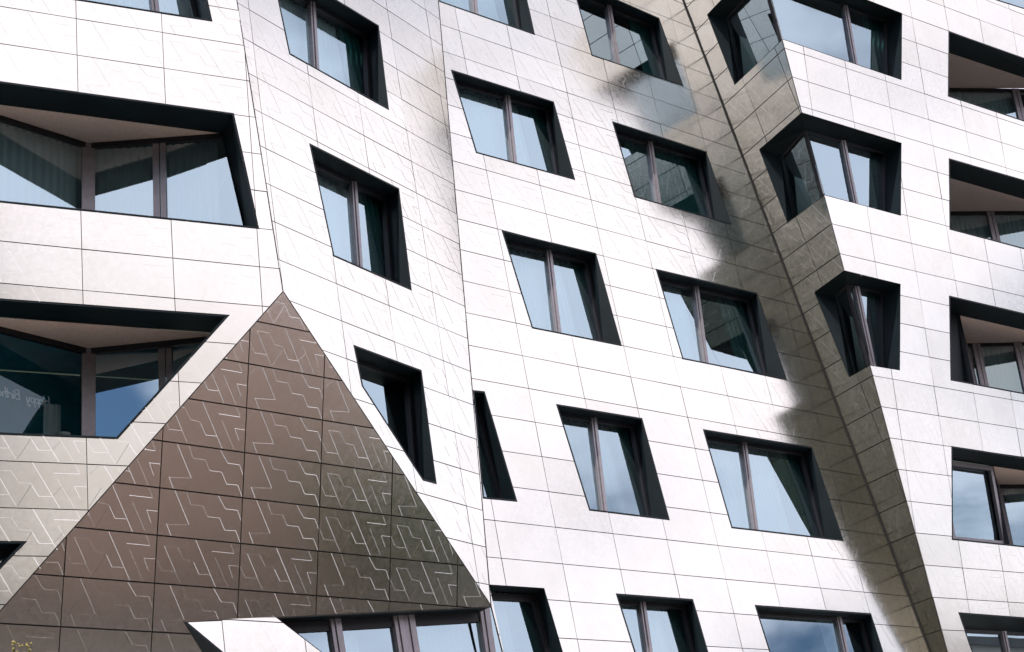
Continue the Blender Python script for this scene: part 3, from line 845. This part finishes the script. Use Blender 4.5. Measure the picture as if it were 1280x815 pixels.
# ------------------------------------------------------------------ inside the lower left window
def stroke_letters(name, text_strokes, P0, ax, up, size, r, parent=None):
    g = Geo()
    for st in text_strokes:
        pts = [P0 + ax * (x * size) + up * (y * size) for x, y in st]
        for a, b in zip(pts, pts[1:]):
            d = (b - a); l = d.length
            if l < 1e-6: continue
            d /= l
            s = d.cross(ax.cross(up)).normalized(); n = ax.cross(up).normalized()
            g.bar(a - d * r * .4 + n * r * .5, b + d * r * .4 + n * r * .5, s, n, r, r)
    return g.build(name, M['letter'], parent)
def arc(cx, cy, rx, ry, a0, a1, n=9):
    return [(cx + rx * math.cos(math.radians(a0 + (a1 - a0) * i / n)), cy + ry * math.sin(math.radians(a0 + (a1 - a0) * i / n))) for i in range(n + 1)]
def word(spec):
    r, x = [], 0
    for ch in spec:
        if ch == ' ': x += .7; continue
        st, adv = GL[ch]
        r += [[(x + a + .18 * b, b) for a, b in s] for s in st]
        x += adv
    return r, x
bowl = lambda: arc(.22, .25, .20, .25, 20, 340)
GL = {
    'H': ([[(0, 0), (0, 1)], [(.55, 0), (.55, 1)], [(0, .5), (.55, .52)]], .75),
    'a': ([bowl(), [(.42, .5), (.42, .05), (.52, 0)]], .56),
    'p': ([[(0, .5), (0, -.45)], arc(.2, .25, .2, .25, 180, -170)], .52),
    'y': ([[(0, .5), (.1, .05), (.25, .02), (.38, .5)], [(.38, .5), (.3, -.35), (.12, -.45), (.02, -.3)]], .52),
    'B': ([[(0, 0), (0, 1)], [(0, 1)] + arc(.2, .77, .26, .23, 90, -90) + [(.05, .54)], arc(.2, .27, .32, .27, 90, -90) + [(0, 0)]], .66),
    'i': ([[(0, .5), (0, .05), (.1, 0)], [(0, .68), (0, .74)]], .2),
    'r': ([[(0, .5), (0, 0)], arc(.16, .3, .16, .2, 170, 40, 4)], .36),
    't': ([[(.1, .9), (.1, .05), (.22, 0)], [(-.08, .55), (.28, .57)]], .34),
    'h': ([[(0, 1), (0, 0)], arc(.18, .3, .18, .2, 170, 0, 5) + [(.36, 0)]], .5),
    'd': ([bowl(), [(.44, 1), (.44, 0)]], .58),
}
pl = Vector((1.471, 1.902, 0)).normalized()                 # along the left pane, to the right
st, adv = word('Happy Birthday')
gar = stroke_letters('birthday_garland', st, Vector((-6.93, 22.28, 9.68)), -pl, Vector((0, 0, 1)), .145, .014)
tag(gar, 'silver script birthday garland seen mirrored from behind inside the lower left dark window', 'garland')
def lathe(prof, c, n=20):
    g = Geo()
    R_ = [[Vector((c[0] + r * math.cos(6.283 * i / n), c[1] + r * math.sin(6.283 * i / n), c[2] + z)) for i in range(n)] for r, z in prof]
    for a, b in zip(R_, R_[1:]):
        for i in range(n):
            g.poly([a[i], a[(i + 1) % n], b[(i + 1) % n], b[i]])
    return g
bw = lathe([(0, .002), (.05, .002), (.055, .02), (.10, .10), (.105, .13), (.095, .13), (.09, .10), (.04, .03), (0, .028)], (-6.78, 22.46, 9.17)).build('bowl', M['white'], None, True)
tag(bw, 'small white bowl on the sill inside the dark lower left window', 'bowl')

# ------------------------------------------------------------------ ground, street, pavements
S0 = Vector((.90, 27.9, 0)); NF = Vector((.6585, -.7526, 0))                  # street runs along H, NF points across it
XS = lambda s, t, z: S0 + H * s + NF * t + Vector((0, 0, z))
def sheet(name, s0, s1, t0, t1, z, mat):
    g = Geo(); g.poly([XS(s0, t0, z), XS(s0, t1, z), XS(s1, t1, z), XS(s1, t0, z)])
    return tag(g.build(name, M[mat]), kind='structure')
sheet('ground', -900, 900, -900, 900, -.01, 'soil')
sheet('road', -120, 160, 9, 22, .0, 'asphalt')
for t0, t1 in ((-6, 9), (22, 30.5)):
    g = Geo(); g.box(-120, 160, t0, t1, -.005, .12, XS)
    tag(g.build('pavement', M['paving' if t0 < 0 else 'paving_dark']), kind='structure')
g = Geo()
for k in range(-20, 26):
    g.box(k * 6, k * 6 + 3, 15.44, 15.56, .002, .005, XS)
tag(g.build('road_marking', M['white']), kind='structure')

# ------------------------------------------------------------------ houses across the street (seen mirrored in the tiles and panes)
def house(name, label, s0, s1, t0, t1, h, floors, bays, mat, roofmat='roof', ground=None, stripes=False):
    b = tag(empty(name, XS((s0 + s1) / 2, (t0 + t1) / 2, 0)), label, 'building')
    bpy.context.view_layer.update()
    inv = b.matrix_world.inverted()
    def own(o): o.parent = b; o.matrix_parent_inverse = inv; return o
    g = Geo(); fh = (h - 1.0) / floors
    g.box(s0, s1, t0, t1, 0 if not ground else fh, h, XS)
    if stripes:
        z = fh
        while z < h - .3:
            g.box(s0 - .12, s1 + .12, t0 - .12, t1, z, z + .35, XS); z += .9
    own(g.build('wall', M[mat]))
    if ground:
        g = Geo(); g.box(s0, s1, t0 + .1, t1, 0, fh - .003, XS); own(g.build('shopfront', M[ground]))
    g = Geo(); g.box(s0 - .35, s1 + .35, t0 - .35, t1, h + .003, h + .4, XS)
    own(g.build('roof', M[roofmat]))
    bw_ = (s1 - s0) / bays
    for f in range(floors):
        for k in range(bays):
            c = s0 + bw_ * (k + .5); z = f * fh + (.9 if f else .4); ww = min(1.3, bw_ * .5) if f else bw_ * .72
            hh = 1.7 if f else fh - .9
            g = Geo()
            for (a0, a1, z0, z1) in ((c - ww / 2, c + ww / 2, z, z + .09), (c - ww / 2, c + ww / 2, z + hh - .09, z + hh), (c - ww / 2, c - ww / 2 + .09, z + .09, z + hh - .09), (c + ww / 2 - .09, c + ww / 2, z + .09, z + hh - .09), (c - .04, c + .04, z + .09, z + hh - .09)):
                g.box(a0, a1, t0 - .06, t0 + .03, z0, z1, XS)
            wf = own(g.build('window', M['white' if mat != 'stucco_olive' else 'darkframe']))
            g = Geo(); g.box(c - ww / 2 + .05, c + ww / 2 - .05, t0 - .02, t0 + .02, z + .05, z + hh - .05, XS)
            g.build('pane', M['glass_dark'], wf)
    return b
M['glass_dark'] = plain('dark_window_glass', (0.02, 0.03, 0.035), 0.05, 0.0)
house('street_house', 'beige rendered house across the street with white framed windows and brown shopfronts', 0, 20, 30.5, 44, 15.5, 5, 7, 'stucco_beige', ground='stucco_brown')
house('street_house', 'low pale rendered house across the street farther right with white framed windows', 20.6, 70, 30.5, 44, 8.6, 2, 13, 'stucco_pale')
house('street_house', 'dark olive clad block of four storeys across the street with horizontal bands', -24, -.6, 31.5, 46, 13.5, 4, 6, 'stucco_olive', stripes=True)
house('street_house', 'dark olive clad block of six storeys across the street with horizontal bands', -62, -24.6, 31.5, 46, 22, 6, 10, 'stucco_olive', stripes=True)
def added_end_block():  # added out of view to give the wall fold a dark reflection
    b = house('street_house', 'unseen dark olive block added at the left end of the street to darken tile reflections', -100, -62.6, -4, 46, 34, 10, 8, 'stucco_olive')
added_end_block()
tower_c = (Vector((27, -52, 0)) - S0)  # no known tower: added so the narrow side wall mirrors something dark
house('added_tower_block', 'unseen tall dark olive tower block added behind the houses to darken tile reflections', tower_c.dot(H) - 13, tower_c.dot(H) + 13, tower_c.dot(NF) - 6, tower_c.dot(NF) + 14, 54, 16, 6, 'stucco_olive')

# street trees, unseen and added to darken what the tiles mirror
def tree(label, s, t, h, r, seed, group):
    rnd = random.Random(seed)
    base = XS(s, t, .12)
    T = tag(empty('added_street_tree', base), label, 'tree', group)
    g = Geo()
    def limb(a, b, r0, r1, n=7):
        a, b = Vector(a), Vector(b); d = (b - a).normalized()
        x = d.orthogonal().normalized(); y = d.cross(x)
        A = [a + (x * math.cos(6.283 * i / n) + y * math.sin(6.283 * i / n)) * r0 for i in range(n)]
        B_ = [b + (x * math.cos(6.283 * i / n) + y * math.sin(6.283 * i / n)) * r1 for i in range(n)]
        for i in range(n): g.poly([A[i], A[(i + 1) % n], B_[(i + 1) % n], B_[i]])
    limb((0, 0, 0), (.1, .05, h * .45), .18, .13)
    limb((.1, .05, h * .45), (0, .1, h * .85), .13, .04)
    tips = []
    for k in range(9):
        a = rnd.random() * 6.283; z0 = h * (.35 + .4 * rnd.random())
        e = Vector((math.cos(a) * r * .75, math.sin(a) * r * .75, z0 + h * .15))
        limb((.08, .05, z0), e, .06, .015); tips.append(e)
    g.build('trunk', M['bark'], T)
    g = Geo()
    cl = [(Vector((rnd.gauss(0, r * .42), rnd.gauss(0, r * .42), h * (.42 + .5 * rnd.random()))), r * (.25 + .25 * rnd.random())) for _ in range(26)] + [(e, r * .35) for e in tips]
    for c, rr in cl:
        for _ in range(110):
            p = c + Vector((rnd.gauss(0, 1), rnd.gauss(0, 1), rnd.gauss(0, .8))) * rr * .55
            q = Vector((rnd.gauss(0, 1), rnd.gauss(0, 1), rnd.gauss(0, 1))).normalized(); x = q.orthogonal().normalized() * .16; y = q.cross(x)
            g.poly([p - x, p + y * .6, p + x, p - y * .6])
    g.build('crown', M['leaf'], T)
    return T
for i, s in enumerate((-24, -18, -12, -6, 14, 19, 24)):
    tree('unseen leafy tree added on the far pavement to darken tile reflections', s, 25.5, 8 + (i % 3), 2.6, 30 + i, 'added trees across the road')

for i, s in enumerate((-38, -45, -53)):  # added out of view so the lower fold mirrors dark foliage
    tree('unseen leafy tree added on the near pavement at left to darken tile reflections', s, 3.5, 9 + i, 2.8, 60 + i, 'added trees at the left end of the street')

# ------------------------------------------------------------------ shrub whose yellow buds reach into the lower left corner
def shrub():
    base = Vector((-2.2, 6.6, 0))
    rnd = random.Random(3)
    T = tag(empty('flowering_shrub', base), 'slim shrub with yellow buds at lower left in front of the brown tiled overhang', 'plant')
    g, fl, lf = Geo(), Geo(), Geo()
    tips = [(Vector((-.004, .044, 2.985)), 1), (Vector((.051, .062, 2.972)), 1)]
    for k in range(9):
        a = rnd.random() * 6.283; q = .15 + .45 * rnd.random()
        tips.append((Vector((math.cos(a) * q - .25, math.sin(a) * q, 1.7 + rnd.random() * .9)), 0))
    for tip, main in tips:
        a = Vector((rnd.gauss(0, .04), rnd.gauss(0, .04), 0)); prev = a; n = 12
        bend = Vector((rnd.gauss(0, .08), rnd.gauss(0, .08), 0))
        for i in range(1, n + 1):
            t = i / n
            p = a + (tip - a) * t + bend * math.sin(t * math.pi)
            d = (p - prev).normalized(); x = d.orthogonal().normalized(); y = d.cross(x)
            r0, r1 = .012 * (1 - (i - 1) / n) + .0018, .012 * (1 - t) + .0018
            A = [prev + (x * math.cos(k * 1.0472) + y * math.sin(k * 1.0472)) * r0 for k in range(6)]
            B_ = [p + (x * math.cos(k * 1.0472) + y * math.sin(k * 1.0472)) * r1 for k in range(6)]
            for k in range(6): g.poly([A[k], A[(k + 1) % 6], B_[(k + 1) % 6], B_[k]])
            if t > .35:
                for _ in range(5):
                    c = prev + (p - prev) * rnd.random() + Vector((rnd.gauss(0, .03), rnd.gauss(0, .03), rnd.gauss(0, .02)))
                    if c.z > 2.8: continue
                    q = Vector((rnd.gauss(0, 1), rnd.gauss(0, 1), rnd.gauss(0, 1))).normalized(); u = q.orthogonal().normalized() * .035; v = q.cross(u) * .4
                    lf.poly([c - u, c + v, c + u, c - v])
            prev = p
        for _ in range(34 if main else 20):                         # buds: small closed cups along the top of the stem
            t = .80 + .2 * rnd.random() ** .7 if not main else 1 - .055 * rnd.random()
            c = a + (tip - a) * t + bend * math.sin(t * math.pi) + Vector((rnd.gauss(0, .011), rnd.gauss(0, .011), rnd.gauss(0, .004)))
            r = .004 + .003 * rnd.random()
            vv = [c + Vector((0, 0, r * 1.3)), c - Vector((0, 0, r))] + [c + Vector((math.cos(k * 1.2566) * r, math.sin(k * 1.2566) * r, 0)) for k in range(5)]
            for k in range(5):
                fl.poly([vv[0], vv[2 + k], vv[2 + (k + 1) % 5]]); fl.poly([vv[1], vv[2 + (k + 1) % 5], vv[2 + k]])
    g.build('stem', M['bark_thin'], T); fl.build('blossom', M['petal'], T); lf.build('leaves', M['leaf'], T)
shrub()
